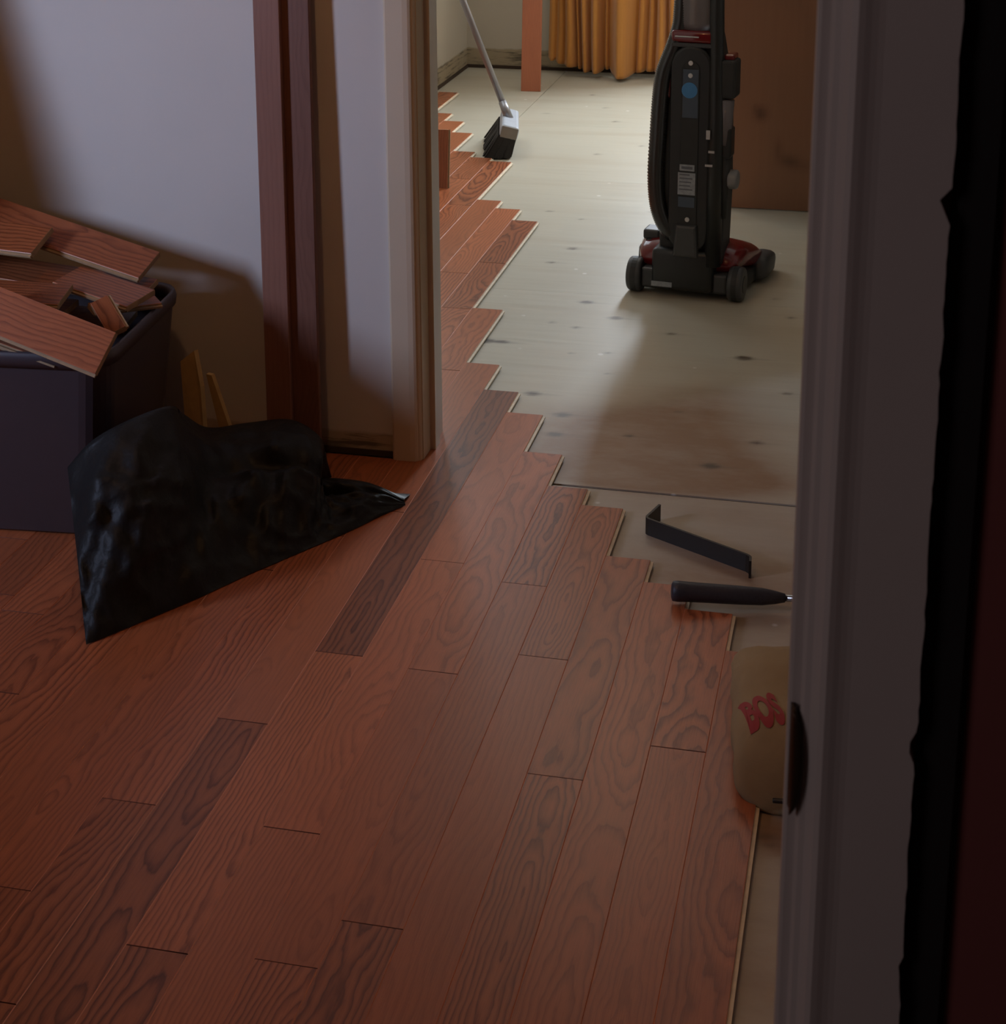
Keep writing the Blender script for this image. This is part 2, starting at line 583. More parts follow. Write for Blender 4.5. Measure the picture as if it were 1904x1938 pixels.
# dark strips stand for the gap under the plaster where baseboards were taken off
struct(box('base_gap_far', fx0+0.001, -0.76, fy1-0.006, fy1-0.001, -0.0118, 0.003, M['dark_gap']))
struct(box('base_gap_left', fx0+0.001, fx0+0.006, WY1+0.01, fy1-0.007, -0.0118, 0.003, M['dark_gap']))
struct(box('base_gap_hall', -3.31, DX0-0.062, WY0-0.004, WY0-0.0005, 0.0005, 0.013, M['dark_gap']))


def casing_profile(name, poly, z0, z1, m, parent):
    return prism(name, poly, z0, z1, m, parent, 'z')


# doorway between hall and far room: cream casing with a rounded inner edge, jamb boards behind it
dw = struct(empty('trim_1', ((DX0+DX1)/2, WY0, 0)))
ox, oy = dw.location.x, dw.location.y


def rel(poly):
    return [(a-ox, b-oy) for a, b in poly]


def side_casing(s, edge):
    # s = +1: opening lies on +x side of the casing
    p = [(-0.060, 0.0), (-0.060, -0.013), (-0.056, -0.016), (-0.022, -0.016), (-0.012, -0.0145), (-0.0075, -0.012), (-0.0065, -0.009), (-0.004, -0.0085), (-0.0015, -0.006), (0.0, 0.0)]
    return [(edge+s*a, WY0+b) for a, b in p]


prism('side_casing', rel(side_casing(1, DX0-0.002)), 0.0005, 2.10, M['casing_cream'], dw)
prism('side_casing', rel(side_casing(-1, DX1+0.006)), -0.0115, 2.10, M['casing_cream'], dw)
box('head_casing', DX0-0.062-ox, DX1+0.066-ox, -0.016, 0, 2.10, 2.16, M['casing_cream'], dw, 0.003)
prism('jamb', rel([(DX0-0.0025, WY0), (DX0, WY0), (DX0+0.0, WY0+0.055), (DX0+0.011, WY0+0.056), (DX0+0.011, WY0+0.09), (DX0, WY0+0.091), (DX0, WY1+0.004), (DX0-0.0025, WY1+0.004)]), 0.0005, 2.05, M['casing_cream'], dw)
prism('jamb', rel([(DX1+0.014, WY0), (DX1+0.004, WY0), (DX1+0.004, WY0+0.055), (DX1-0.006, WY0+0.056), (DX1-0.006, WY0+0.09), (DX1+0.004, WY0+0.091), (DX1+0.004, WY1+0.004), (DX1+0.014, WY1+0.004)]), -0.0115, 2.05, M['casing_cream'], dw)
# hinge leaves left on the jamb
for hz in (0.26, 1.05, 1.80):
    hg = box('hinge', DX0+0.0002-ox, DX0+0.0014-ox, 0.100, 0.125, hz-0.035, hz+0.035, M['strike'], dw, 0.0006, 1)

# near doorway, right side: white casing with ridge, jamb edge, ragged paint line, strike plate
nd = struct(empty('trim_2', (0.0, NY0, 0)))


def near_casing():
    bm = bmesh.new()
    prof = [(-0.0245, 0.0), (-0.0245, -0.0055), (-0.0225, -0.0075), (-0.0195, -0.0085), (-0.0175, -0.0105), (-0.0150, -0.0135), (-0.0120, -0.0150), (-0.0090, -0.0144), (-0.0060, -0.0135), (-0.003, -0.0129), (0.0, -0.0126), (0.028, -0.0125)]
    zs = [i*0.006 for i in range(0, 350)]
    rows = []
    for z in zs:
        e = 0.0335+0.0011*noise.noise((z*18, 3.1, 0))+0.0009*noise.noise((z*55, 1.7, 0))+0.0007*noise.noise((z*140, 8.7, 0))
        for zc, dep, wd in ((0.945, -0.0035, 0.006), (1.228, -0.006, 0.004), (0.815, -0.002, 0.004)):
            e += dep*math.exp(-((z-zc)/wd)**2)
        row = [bm.verts.new((a, b, z+0.0005)) for a, b in prof]
        row.append(bm.verts.new((e, -0.0125, z+0.0005)))
        row.append(bm.verts.new((e, 0.0, z+0.0005)))
        rows.append(row)
    for r0, r1 in zip(rows, rows[1:]):
        for i in range(len(r0)-1):
            bm.faces.new((r0[i], r0[i+1], r1[i+1], r1[i]))
    bm.faces.new(rows[0][::-1])
    bm.faces.new(rows[-1])
    return bm_obj('side_casing', bm, M['casing_white'], nd)


near_casing()
box('jamb', -0.0315, -0.0005, 0.0, NY1-NY0, 0.0005, 2.06, M['casing_white'], nd, 0.0025, 2)
box('head_casing', -0.88, 0.0335, -0.0125, 0.0, 2.095, 2.16, M['casing_white'], nd, 0.002)
box('jamb', -0.8295, -0.8, 0.0, NY1-NY0, 0.0005, 2.06, M['casing_white'], nd, 0.0025, 2)
box('side_casing', -0.88, -0.806, -0.0125, 0.0, 0.0005, 2.095, M['casing_white'], nd, 0.002)
# strike plate whose lip curls round the jamb edge


def strike_plate():
    bm = bmesh.new()
    n = 16
    ring = []
    for i in range(n+1):
        t = i/n
        z = 0.896+t*0.060
        k = math.sin(PI*t)**0.6
        ring.append([bm.verts.new(q) for q in ((-0.0312, 0.012, z), (-0.0295, -0.0005, z), (-0.0282, -0.0045, z), (-0.0280+0.005*k, -0.0100-0.0025*k, z), (-0.0268+0.005*k, -0.0085-0.0025*k, z), (-0.0268, -0.0025, z), (-0.0300, 0.012, z))])
    m = len(ring[0])
    for a, b in zip(ring, ring[1:]):
        for i in range(m):
            bm.faces.new((a[i], a[(i+1) % m], b[(i+1) % m], b[i]))
    bm.faces.new(ring[0][::-1])
    bm.faces.new(ring[-1])
    o = bm_obj('strike_plate', bm, M['strike'], nd, True)
    o['label'] = 'dark curled lip of old strike plate'


strike_plate()
# black strip beside the casing: the dark shade there, built as a part
struct(prism('casing_shade_strip', [(0.0340, NY0), (0.0340, NY0-0.004), (0.0385, NY0-0.0055), (0.0540, NY0-0.0050), (0.0570, NY0-0.002), (0.0575, NY0)], 0.0005, 2.10, M['casing_shade'], None, 'z'))

# ------------------------------------------------------------------ floor
random.seed(11)
floor = struct(bm_obj('floor', (lambda b: (add_box(b, -3.42, 1.7, NY0, fy1+0.05, -0.09, -0.0305), b)[1])(bmesh.new()), M['slab']))
wall('floor_camera_room', [(-2.1, 1.6, -2.2, NY0, -0.09, -0.001)], M['slab'])

KNOTS = [(-.646, 4.154, 1), (-.742, 4.266, 1), (-.935, 3.915, 1.4), (-.895, 3.915, .8), (-.489, 4.062, .6), (-.294, 3.924, 1.2), (-.748, 3.589, 1), (-.657, 3.478, 1.1), (-.653, 3.366, 1), (-.495, 3.391, .6), (-.306, 3.27, 1.1), (-.223, 3.411, .7), (-1.021, 6.503, .7), (-.999, 5.942, .6), (-1.017, 5.142, .5), (-.901, 5.071, .4), (-.733, 4.06, .5), (-.801, 4.087, .4), (-.623, 3.892, .4), (-.406, 3.548, .4), (-.177, 3.711, .5),
         (-.62, 6.05, .8), (-.68, 5.55, .6), (-.86, 6.1, .5), (-1.1, 6.75, .6), (-1.2, 7.0, .5), (-.7, 5.2, .4), (-.87, 4.75, .8), (-.905, 4.6, .6), (-.27, 2.60, .15), (-.2, 4.25, .5), (-.25, 4.4, .4), (-1.32, 6.6, .5), (-.6, 3.75, .3), (-.71, 3.87, .3), (-.1, 3.55, .4), (-.109, 2.052, .3), (-.096, 2.054, .32), (-.095, 2.034, .32)]
STAINS = [(-.20, 2.80, .55, .26, .42), (-.12, 2.1, .35, .45, .5), (-.47, 3.36, .24, .17, 1.7), (-.38, 3.6, .12, .10, .4), (-.35, 3.2, .2, .08, .8), (-.40, 3.25, .22, .08, .8), (-.28, 3.05, .25, .06, .3), (-.25, 2.80, .2, .1, .3), (-.36, 3.55, .12, .10, .35), (-.55, 3.22, .14, .06, .7), (-.30, 3.20, .16, .05, .45), (-.48, 3.18, .20, .05, .6), (-.50, 3.45, .06, .05, .7), (-.34, 3.72, .09, .10, .25), (-.24, 2.72, .12, .10, .35), (-.1, 2.35, .1, .3, .35), (-.1, 1.75, .06, .12, .35), (-.08, 2.05, .03, .03, .6)]


def sheet(x0, x1, y0, y1, res):
    nx = max(2, int((x1-x0)/res))
    ny = max(2, int((y1-y0)/res))
    vs, fs, kn, stn = [], [], [], []
    for j in range(ny+1):
        for i in range(nx+1):
            x = x0+(x1-x0)*i/nx
            y = y0+(y1-y0)*j/ny
            vs.append((x, y, -0.012))
            k = 0
            for (a, b, s) in KNOTS:
                dx, dy = x-a, y-b
                if abs(dx) < 0.2 and abs(dy) < 0.12:
                    k += min(1, 1.5*s*math.exp(-(dx/(0.014*s**.5))**2-(dy/(0.011*s**.5))**2))
                    k += 0.30*(s if s > .2 else 0)*math.exp(-((dx-0.02)/(0.055))**2-(dy/0.008)**2)
            t = 0
            for (a, b, rx, ry, s) in STAINS:
                t += s*math.exp(-((x-a)/rx)**2-((y-b)/ry)**2)
            kn.append(min(1, k))
            stn.append(min(1, t))
    for j in range(ny):
        for i in range(nx):
            q = j*(nx+1)+i
            fs.append((q, q+1, q+nx+2, q+nx+1))
    # rim down to the slab
    n0 = len(vs)
    rim = [i for i in range(nx+1)]+[j*(nx+1)+nx for j in range(1, ny+1)]+[ny*(nx+1)+i for i in range(nx-1, -1, -1)]+[j*(nx+1) for j in range(ny-1, 0, -1)]
    for q in rim:
        vs.append((vs[q][0], vs[q][1], -0.030))
        kn.append(0)
        stn.append(0)
    for i in range(len(rim)):
        j = (i+1) % len(rim)
        fs.append((rim[j], rim[i], n0+i, n0+j))
    fs.append(tuple(n0+i for i in range(len(rim)))[::-1])
    me = bpy.data.meshes.new('plywood_sheet')
    me.from_pydata(vs, [], fs)
    for nm, dat in (('knot', kn), ('stain', stn)):
        a = me.attributes.new(nm, 'FLOAT', 'POINT')
        a.data.foreach_set('value', dat)
    me.update()
    return link('plywood_sheet', me, M['ply'], floor)


SE = 3.1145
G = 0.0006
sheet(-2.3, -0.83, NY0+0.06, SE-0.005, 0.1)
sheet(-0.83+G, 0.30-G, NY0+0.06, SE-0.005, 0.008)
sheet(0.30, 0.89, NY0+0.06, SE-0.005, 0.05)
sheet(fx0, fx1, SE+0.004, 4.334, 0.010)
sheet(fx0, fx1, 4.334+G, 5.553, 0.012)
sheet(fx0, fx1, 5.553+G, 6.40, 0.014)
sheet(fx0, -1.4118, 6.40+G, fy1, 0.02)
sheet(-1.4092, fx1, 6.40+G, fy1, 0.016)

box('seam_gap', -1.86, 0.40, SE-0.0046, SE+0.0036, -0.0302, -0.0150, M['dark_gap'], floor)

PW = 0.0819385
PX0 = -0.120253


def plank_mesh(wd, ln, th=0.0117, endm=3, rawk='raw'):
    bm = bmesh.new()
    a, b = wd/2, ln/2
    c = 0.0008
    prof = [(-a, -th), (-a, -c), (-a+c, 0), (a-c, 0), (a, -c), (a, -0.0035), (a+0.0055, -0.0038), (a+0.0055, -0.0075), (a, -0.0078), (a, -th)]
    lo = [bm.verts.new((x, -b+(c if z == 0 else 0), z)) for x, z in prof]
    hi = [bm.verts.new((x, b-(c if z == 0 else 0), z)) for x, z in prof]
    n = len(prof)
    for i in range(n):
        f = bm.faces.new((lo[i], lo[(i+1) % n], hi[(i+1) % n], hi[i]))
        f.material_index = 0 if i == 2 else (2 if i in (1, 3) else 1)
    bm.faces.new(lo[::-1]).material_index = endm
    bm.faces.new(hi).material_index = endm
    bmesh.ops.recalc_face_normals(bm, faces=bm.faces[:])
    me = bpy.data.meshes.new('plank')
    bm.to_mesh(me)
    bm.free()
    me.materials.append(M['oak'])
    for k in (rawk, 'oak_edge_glint', 'oak_end'):
        me.materials.append(M[k])
    return me


TONES = [1.0, 0.9, 1.06, 0.84, 0.96, 1.08, 0.92, 0.88]


def plank(n, y0, y1, tone=None, px=None, pd=None):
    o = bpy.data.objects.new('plank', plank_mesh(PW-0.0001, y1-y0-0.0002))
    COL.objects.link(o)
    o.parent = floor
    o.location = (PX0-(n+0.5)*PW, (y0+y1)/2, random.uniform(-0.0002, 0.0002))
    o.color = (tone or random.choice(TONES)*random.uniform(.94, 1.06), px if px is not None else random.uniform(0.1, 0.9), pd if pd is not None else random.uniform(0.1, 0.9), random.random())


ENDS = {0: 2.515, 1: 2.638, 2: 2.72, 3: 2.805, 4: 3.007, 5: 3.081, 6: 3.236, 7: 3.44, 8: 3.562, 9: 3.725, 10: 4.124, 11: 4.976, 12: 5.103, 13: 5.193, 14: 5.715, 15: 5.76, 16: 5.84, 17: 6.137, 18: 6.33, 19: 6.465, 20: 6.882}
JOINTS = {0: [1.25], 1: [2.217, 1.2], 2: [1.35], 3: [2.11, 1.4], 4: [2.43, 1.55], 5: [2.666, 1.75], 6: [2.35, 1.66], 7: [2.72, 1.911, 1.3], 8: [2.37, 1.65, 1.0], 9: [2.9, 2.15, 1.2]}
SPEC = {8: {(2.37, 3.562): (0.60, 0.5, 0.35)}, 3: {(1.4, 2.11): (1.02, 0.45, 0.25)}, 5: {(2.666, 3.081): (0.98, 0.5, 0.3), (1.75, 2.666): (0.92, 0.6, 0.2)}, 1: {(1.2, 2.217): (1.05, 0.5, 0.3), (2.217, 2.638): (1.12, 0.4, 0.9)},
        6: {(1.66, 2.35): (0.95, 0.4, 0.3), (2.35, 3.236): (1.05, 0.5, 0.8)}, 7: {(2.72, 3.44): (1.02, .5, .9), (1.911, 2.72): (1.08, .3, .95)}, 2: {(1.35, 2.72): (1.08, .45, .55)}, 4: {(2.43, 3.007): (0.95, .5, .3)}, 9: {(2.9, 3.725): (.98, .3, .6), (1.2, 2.15): (.74, .4, .5)}, 0: {(1.25, 2.515): (.98, .3, .9)}}
Y0P = NY0+0.065
for n in range(0, 27):
    if n <= 8:
        segs = [(Y0P, ENDS[n])]
    elif n == 9:
        segs = [(Y0P, ENDS[9])]
    else:
        segs = [(Y0P, WY0-0.008)]
        if n <= 20:
            segs.append((WY1+0.02, ENDS[n]))
    for (a, b) in segs:
        js = [j for j in JOINTS.get(n, []) if a < j < b]
        if n not in JOINTS or a > 3:
            y = b-random.uniform(0.25, 0.9)
            js = []
            while y > a+0.15:
                js.append(y)
                y -= random.uniform(0.35, 1.05)
        ys = sorted([a, b]+js)
        for p, q in zip(ys, ys[1:]):
            s = SPEC.get(n, {}).get((p, q))
            plank(n, p, q, *(s or ()))

# ------------------------------------------------------------------ boards that stand about


def slab_from(name, A, B, W, width, th, mats, ext=0.0, parent=None):
    """An offcut: near long edge A-B, W across; local x across, y along, top at z=0."""
    A, B, W = Vector(A), Vector(B), Vector(W).normalized()
    L = (B-A)
    ln = L.length+ext
    u = L.normalized()
    W = (W-u*W.dot(u)).normalized()
    nrm = u.cross(W)
    if nrm.z < 0:
        nrm = -nrm
    # x axis = -W keeps a right-handed frame with y=u, z=nrm
    xa = u.cross(nrm)
    c = B-u*(ln/2)+W*(width/2)
    o = bpy.data.objects.new(name, plank_mesh(width, ln, 0.0117, 1, 'raw_offcut'))
    COL.objects.link(o)
    o.matrix_world = Matrix(((xa.x, u.x, nrm.x, c.x), (xa.y, u.y, nrm.y, c.y), (xa.z, u.z, nrm.z, c.z), (0, 0, 0, 1)))
    o.color = (random.uniform(0.8, 1.05), random.random(), random.random(), random.random())
    return o


def leaning(name, x0, x1, yb, yt, z0, z1, th, m, tone=1.0, dx=0.0):
    bm = bmesh.new()
    wd, ln = x1-x0, math.hypot(z1-z0, yt-yb)
    add_box(bm, -wd/2, wd/2, -ln/2, ln/2, -th, 0, 0.0015, 1)
    o = bm_obj(name, bm, m)
    u = Vector((dx, yt-yb, z1-z0)).normalized()
    nrm = Vector((0, -u.z, u.y)).normalized()
    xa = u.cross(nrm).normalized()
    c = Vector(((x0+x1)/2+dx/2, (yb+yt)/2, (z0+z1)/2))
    o.matrix_world = Matrix(((xa.x, u.x, nrm.x, c.x), (xa.y, u.y, nrm.y, c.y), (xa.z, u.z, nrm.z, c.z), (0, 0, 0, 1)))
    o.color = (tone, random.random(), random.random(), random.random())
    return o


grp = 'dark stained boards leaning on the hall wall'
tag(leaning('trim_board', -1.200, -1.146, 3.075, 3.117, 0.002, 2.02, 0.015, M['trim_stain'], 1.25), 'narrow dark stained board leaning in front of a wider one on pale wall', 'board', grp)
tag(leaning('trim_board', -1.184, -1.091, 3.0915, 3.1325, 0.002, 2.08, 0.013, M['trim_stain'], 0.9), 'wider dark stained board leaning behind a narrow one, next to the door casing', 'board', grp)

tag(leaning('oak_plank', -1.515, -1.430, 7.02, 7.475, -0.012, 1.9, 0.014, M['oak_upright'], 1.1, -0.06), 'single red oak floor plank standing upright beside the mustard curtain', 'plank')
o = slab_from('plank_offcut', (-1.398, 5.31, -0.011), (-1.404, 5.36, 0.19), (-1.0, 0.0, 0.0), 0.0819, 0.0117, None)
tag(o, 'short red offcut standing on the planks just past the left door jamb', 'offcut')

tag(leaning('shadow_panel', -2.65, -2.035, 2.28, 3.135, 0.002, 2.16, 0.012, M['raw_pine']), 'unseen leaning panel added to shade the hall wall beyond the plastic bin', 'panel')  # added out of view to throw the slanted shadow on the wall

# ------------------------------------------------------------------ door standing open in the far room
dr = struct(empty('door_1', (0.40, 5.30, -0.012)))


def door_slab():
    nx, nz = 60, 140
    x0, x1, z0, z1 = -0.91, 0.0, 0.003, 2.03
    kn = [(-.77, .312, .020, .022, 1), (-.785, .33, .012, .01, .5), (-.71, .2, .012, .035, .55), (-.69, .165, .02, .02, .5), (-.665, .162, .02, .02, .6), (-.63, .15, .03, .02, .4), (-.80, .95, .02, .02, .8), (-.45, .6, .02, .02, .8), (-.2, .4, .02, .02, .8)]
    vs, fs, k = [], [], []
    for y in (0.0, 0.035):
        for j in range(nz+1):
            for i in range(nx+1):
                x = x0+(x1-x0)*i/nx
                z = z0+(z1-z0)*j/nz
                vs.append((x, y, z))
                k.append(min(1, sum(s*math.exp(-((x-a)/rx)**2-((z-b)/rz)**2) for a, b, rx, rz, s in kn)))
    n1 = (nx+1)*(nz+1)
    for s in (0, 1):
        for j in range(nz):
            for i in range(nx):
                q = s*n1+j*(nx+1)+i
                f = (q, q+1, q+nx+2, q+nx+1)
                fs.append(f if s == 0 else f[::-1])
    rim = [i for i in range(nx+1)]+[j*(nx+1)+nx for j in range(1, nz+1)]+[nz*(nx+1)+i for i in range(nx-1, -1, -1)]+[j*(nx+1) for j in range(nz-1, 0, -1)]
    for i in range(len(rim)):
        a, b = rim[i], rim[(i+1) % len(rim)]
        fs.append((b, a, a+n1, b+n1))
    me = bpy.data.meshes.new('door_slab')
    me.from_pydata(vs, [], fs)
    at = me.attributes.new('knot', 'FLOAT', 'POINT')
    at.data.foreach_set('value', k)
    me.update()
    return link('door_slab', me, M['door'], dr)


door_slab()
disc('door_knob', (-0.80, -0.025, 0.95), 'y', 0.027, 0.05, M['steel'], dr, 20, 0.008, True)
for hz in (0.25, 1.0, 1.8):
    tube('hinge', [(0.006, -0.004, hz-0.045), (0.006, -0.004, hz+0.045)], 0.006, M['steel'], dr, 8)

# ------------------------------------------------------------------ curtain
ct = empty('curtain', (-0.95, 7.34, 0))
tag(ct, 'mustard yellow pleated curtain hanging to the bare floor at the far wall', 'curtain')


def curtain_cloth():
    # (centre x of each pleat, half width, how far it bulges toward the room, hem height)
    pl = [(-1.455, .014, .03, .050), (-1.420, .018, .05, .045), (-1.378, .024, .085, .034), (-1.336, .010, .06, .024), (-1.300, .018, .09, .014), (-1.248, .022, .10, .014), (-1.205, .010, .05, .03), (-1.125, .042, .16, .004), (-1.048, .018, .075, .022), (-1.010, .016, .06, .024), (-.965, .022, .10, .018), (-.91, .024, .09, .02), (-.85, .026, .11, .015)]
    nx, nz = 330, 46
    H = 2.12
    bm = bmesh.new()
    rows = []
    for j in range(nz+1):
        t = j/nz
        row = []
        for i in range(nx+1):
            x = -1.473+(0.66)*i/nx
            y, hem = 0.0, 0.0
            wsum = 0.0
            for (c, hw, d, h) in pl:
                q = (x-c)/hw
                g = 1/(1+abs(q)**3.2) if abs(q) < 4 else 0
                y = max(y, d*g)
                wq = math.exp(-q*q*0.5)
                hem += wq*h
                wsum += wq
            hem = hem/wsum if wsum > 1e-4 else 0.03
            hem += 0.035*max(0, 0.035-y)/0.035*0.6
            fl = 1.0-0.25*t+0.04*math.sin(t*9+x*20)
            z = hem+(H-hem)*t**1.25
            sx = 0.004*math.sin(t*6+x*31)+0.006*math.sin(z*5+x*13)*(1-t)
            curl = 0.012*math.exp(-(z-hem)/0.02)
            row.append(bm.verts.new((x+0.95+sx, 0.10-y*fl*0.95-curl*noise.noise((x*30, 0, 0)), z)))
        rows.append(row)
    for a, b in zip(rows, rows[1:]):
        for i in range(nx):
            bm.faces.new((a[i], a[i+1], b[i+1], b[i]))
    bmesh.ops.recalc_face_normals(bm, faces=bm.faces[:])
    o = bm_obj('cloth', bm, M['curtain'], ct, True)
    md = o.modifiers.new('thickness', 'SOLIDIFY')
    md.thickness = 0.002
    return o


curtain_cloth()
tube('curtain_rod', [(-0.56, 0.09, 2.13), (0.36, 0.09, 2.13), (1.30, 0.09, 2.13)], 0.012, M['steel'], ct, 10)
for bx in (-0.55, 1.28):
    box('rod_bracket', bx-0.012, bx+0.012, 0.075, 0.1795, 2.105, 2.155, M['steel'], ct, 0.003, 1)

# ------------------------------------------------------------------ upright vacuum cleaner (seen from behind)
vc = empty('upright_vacuum', (-0.490, 4.382, -0.012), R_(-7.8))
tag(vc, 'black and dark red upright vacuum cleaner standing on the bare plywood', 'vacuum cleaner')
for sx in (-1, 1):
    cx = 0.139*sx
    wh = disc('wheel', (cx, 0, 0.047), 'x', 0.047, 0.040, M['grey_dark'], vc, 28, 0.008, True)
    disc('hub', (cx+sx*0.0185, 0, 0.047), 'x', 0.024, 0.007, M['black'], wh, 20, 0.002)
    disc('tread', (cx, 0, 0.047), 'x', 0.0478, 0.014, M['black_soft'], wh, 28)
box('rear_cover', -0.088, 0.082, -0.045, 0.10, 0.022, 0.138, M['black'], vc, 0.016, 3, None, True)
box('chassis', -0.119, 0.119, -0.022, 0.20, 0.016, 0.062, M['black_soft'], vc, 0.008, 2)
box('axle_bracket', -0.118, -0.075, -0.030, 0.02, 0.022, 0.075, M['grey_dark'], vc, 0.006, 2)
box('axle_bracket', 0.078, 0.118, -0.030, 0.02, 0.022, 0.075, M['grey_dark'], vc, 0.006, 2)
lb = box('warning_label', -0.085, -0.028, -0.0465, -0.0445, 0.032, 0.046, M['label_grey'], vc, 0.0005, 1)
# nozzle shell, lofted from the motor housing down to the front lip


def shell(name, secs, m, n=18):
    """secs: (y, half width, x centre, z low, z high, roundness)"""
    bm = bmesh.new()
    rings = []
    for (y, hw, cx, zl, zh, e) in secs:
        r = []
        for k in range(n):
            a = 2*PI*k/n
            ca, sa = math.cos(a), math.sin(a)
            r.append(bm.verts.new((cx+hw*math.copysign(abs(ca)**e, ca), y, (zl+zh)/2+(zh-zl)/2*math.copysign(abs(sa)**e, sa))))
        rings.append(r)
    for a, b in zip(rings, rings[1:]):
        for k in range(n):
            bm.faces.new((a[k], a[(k+1) % n], b[(k+1) % n], b[k]))
    bm.faces.new(rings[0])
    bm.faces.new(rings[-1][::-1])
    return bm_obj(name, bm, m, vc, True)


shell('nozzle_hood', [(0.0, 0.122, 0, 0.074, 0.102, .5), (0.03, 0.140, 0, 0.066, 0.132, .6), (0.09, 0.150, 0, 0.05, 0.150, .65), (0.16, 0.160, 0, 0.04, 0.126, .55), (0.23, 0.162, 0, 0.03, 0.086, .45), (0.280, 0.155, 0, 0.03, 0.06, .4)], M['red'], 28)
shell('nozzle_base', [(0.05, 0.13, 0, 0.010, 0.062, .3), (0.12, 0.155, 0, 0.006, 0.06, .3), (0.25, 0.165, 0, 0.006, 0.055, .3), (0.30, 0.162, 0, 0.006, 0.045, .3)], M['black'], 28)
for sx in (-1, 1):
    shell('front_bumper', [(0.155, 0.022, 0.156*sx, 0.012, 0.062, .6), (0.19, 0.030, 0.158*sx, 0.010, 0.078, .55), (0.25, 0.032, 0.158*sx, 0.010, 0.076, .55), (0.31, 0.026, 0.154*sx, 0.012, 0.055, .6)], M['grey_dark'], 16)
box('release_pedal', -0.140, -0.093, 0.060, 0.12, 0.128, 0.156, M['grey_dark'], vc, 0.006, 2)
box('pedal_arm', -0.128, -0.085, 0.05, 0.10, 0.10, 0.132, M['black'], vc, 0.005, 2)
# spine and oblong back plate
prism('spine', [(-0.072, 0.10), (0.098, 0.10), (0.103, 0.30), (0.098, 0.56), (0.072, 0.70), (0.066, 0.725), (-0.044, 0.725), (-0.052, 0.69), (-0.074, 0.60), (-0.080, 0.30)], -0.020, 0.085, M['black_soft'], vc, 'y', 0.012, 3)
bp = prism('back_plate', stadium(0.010, 0, 0.056, 0.130, 0.690), -0.040, -0.018, M['black'], vc, 'y', 0.008, 3)
prism('centre_panel', stadium(0.010, 0, 0.024, 0.150, 0.650, 6), -0.0425, -0.040, M['black_soft'], vc, 'y', 0.001, 1)
for z in (0.645, 0.612, 0.225):
    s = disc('screw', (0.010, -0.0445, z), 'y', 0.0065, 0.004, M['screw'], vc, 14, 0.001)
prism('slate_label', [(-0.010, 0.50), (0.031, 0.50), (0.031, 0.628), (-0.010, 0.628)], -0.0440, -0.0426, M['label_blue'], vc, 'y')
st = disc('round_sticker', (0.008, -0.0446, 0.573), 'y', 0.021, 0.001, M['sticker_blue'], vc, 24)
st['label'] = 'round blue sticker'
rl = prism('rating_label', [(-0.018, 0.292), (0.029, 0.292), (0.029, 0.352), (-0.018, 0.352)], -0.0440, -0.0426, M['label_grey'], vc, 'y')
prism('caution_label', [(-0.014, 0.357), (0.026, 0.357), (0.026, 0.374), (-0.014, 0.374)], -0.0440, -0.0426, M['label_grey'], vc, 'y')
prism('lower_label', [(-0.016, 0.258), (0.028, 0.258), (0.028, 0.286), (-0.016, 0.286)], -0.0440, -0.0426, M['label_blue'], vc, 'y')
bm = bmesh.new()
for k in range(5):
    add_box(bm, -0.014, 0.014+0.010*((k*37) % 10)/10, -0.0444, -0.0439, 0.345-k*0.010, 0.348-k*0.010)
add_box(bm, -0.009, 0.021, -0.0444, -0.0439, 0.362, 0.369)
pr = bm_obj('label_lines', bm, M['label_print'], rl)
pr['kind'] = 'stuff'
# lower duct
prism('lower_duct', [(-0.028, 0.12), (0.042, 0.12), (0.036, 0.21), (-0.020, 0.21)], -0.052, -0.02, M['grey_dark'], vc, 'y', 0.008, 2)
# suction hose: along the left side, out over the top
hp = spline([(-0.020, -0.010, 0.165), (-0.050, -0.022, 0.190), (-0.074, -0.026, 0.245), (-0.083, -0.027, 0.33), (-0.079, -0.027, 0.45), (-0.074, -0.026, 0.55), (-0.066, -0.024, 0.615), (-0.044, -0.016, 0.68), (-0.030, -0.004, 0.74), (-0.026, 0.0, 0.82), (-0.02, 0.03, 0.92)], 26)
bm = bmesh.new()
add_tube(bm, hp, [0.0215+(0.0016 if k % 2 else -0.0010) for k in range(len(hp))], 16)
bm_obj('hose', bm, M['hose'], vc, True)
# red shoulders each side of the plate
prism('left_shoulder', [(-0.066, 0.555), (-0.048, 0.545), (-0.046, 0.60), (-0.058, 0.625)], -0.030, 0.05, M['red'], vc, 'y', 0.004, 2)
# long tube down the right side, with the stowed tools
tube('wand', [(0.078, -0.028, 0.10), (0.078, -0.028, 0.50), (0.070, -0.020, 0.78), (0.062, -0.01, 0.98)], [0.022, 0.020, 0.019, 0.018], M['black'], vc, 16)
box('tool_clip', 0.085, 0.126, -0.036, 0.03, 0.555, 0.655, M['black_soft'], vc, 0.007, 2)
box('red_clip', 0.092, 0.118, -0.020, 0.03, 0.652, 0.668, M['red'], vc, 0.004, 2)
tube('clear_tool', [(0.098, -0.018, 0.43), (0.102, -0.018, 0.55)], [0.016, 0.020], M['smoke'], vc, 14)
box('tool_holder', 0.086, 0.118, -0.032, 0.02, 0.395, 0.475, M['black'], vc, 0.006, 2)
tube('crevice_tool', [(0.098, -0.015, 0.23), (0.100, -0.015, 0.40)], [0.012, 0.016], M['black_soft'], vc, 12)
disc('side_knob', (0.122, -0.005, 0.335), 'x', 0.026, 0.026, M['grey'], vc, 20, 0.006, True)
for (x, z, sx, sz) in ((0.062, 0.46, .005, .012), (0.072, 0.415, .008, .003), (0.066, 0.378, .010, .003)):
    box('metal_clip', x-sx, x+sx, -0.0525, -0.0480, z-sz, z+sz, M['screw'], vc)
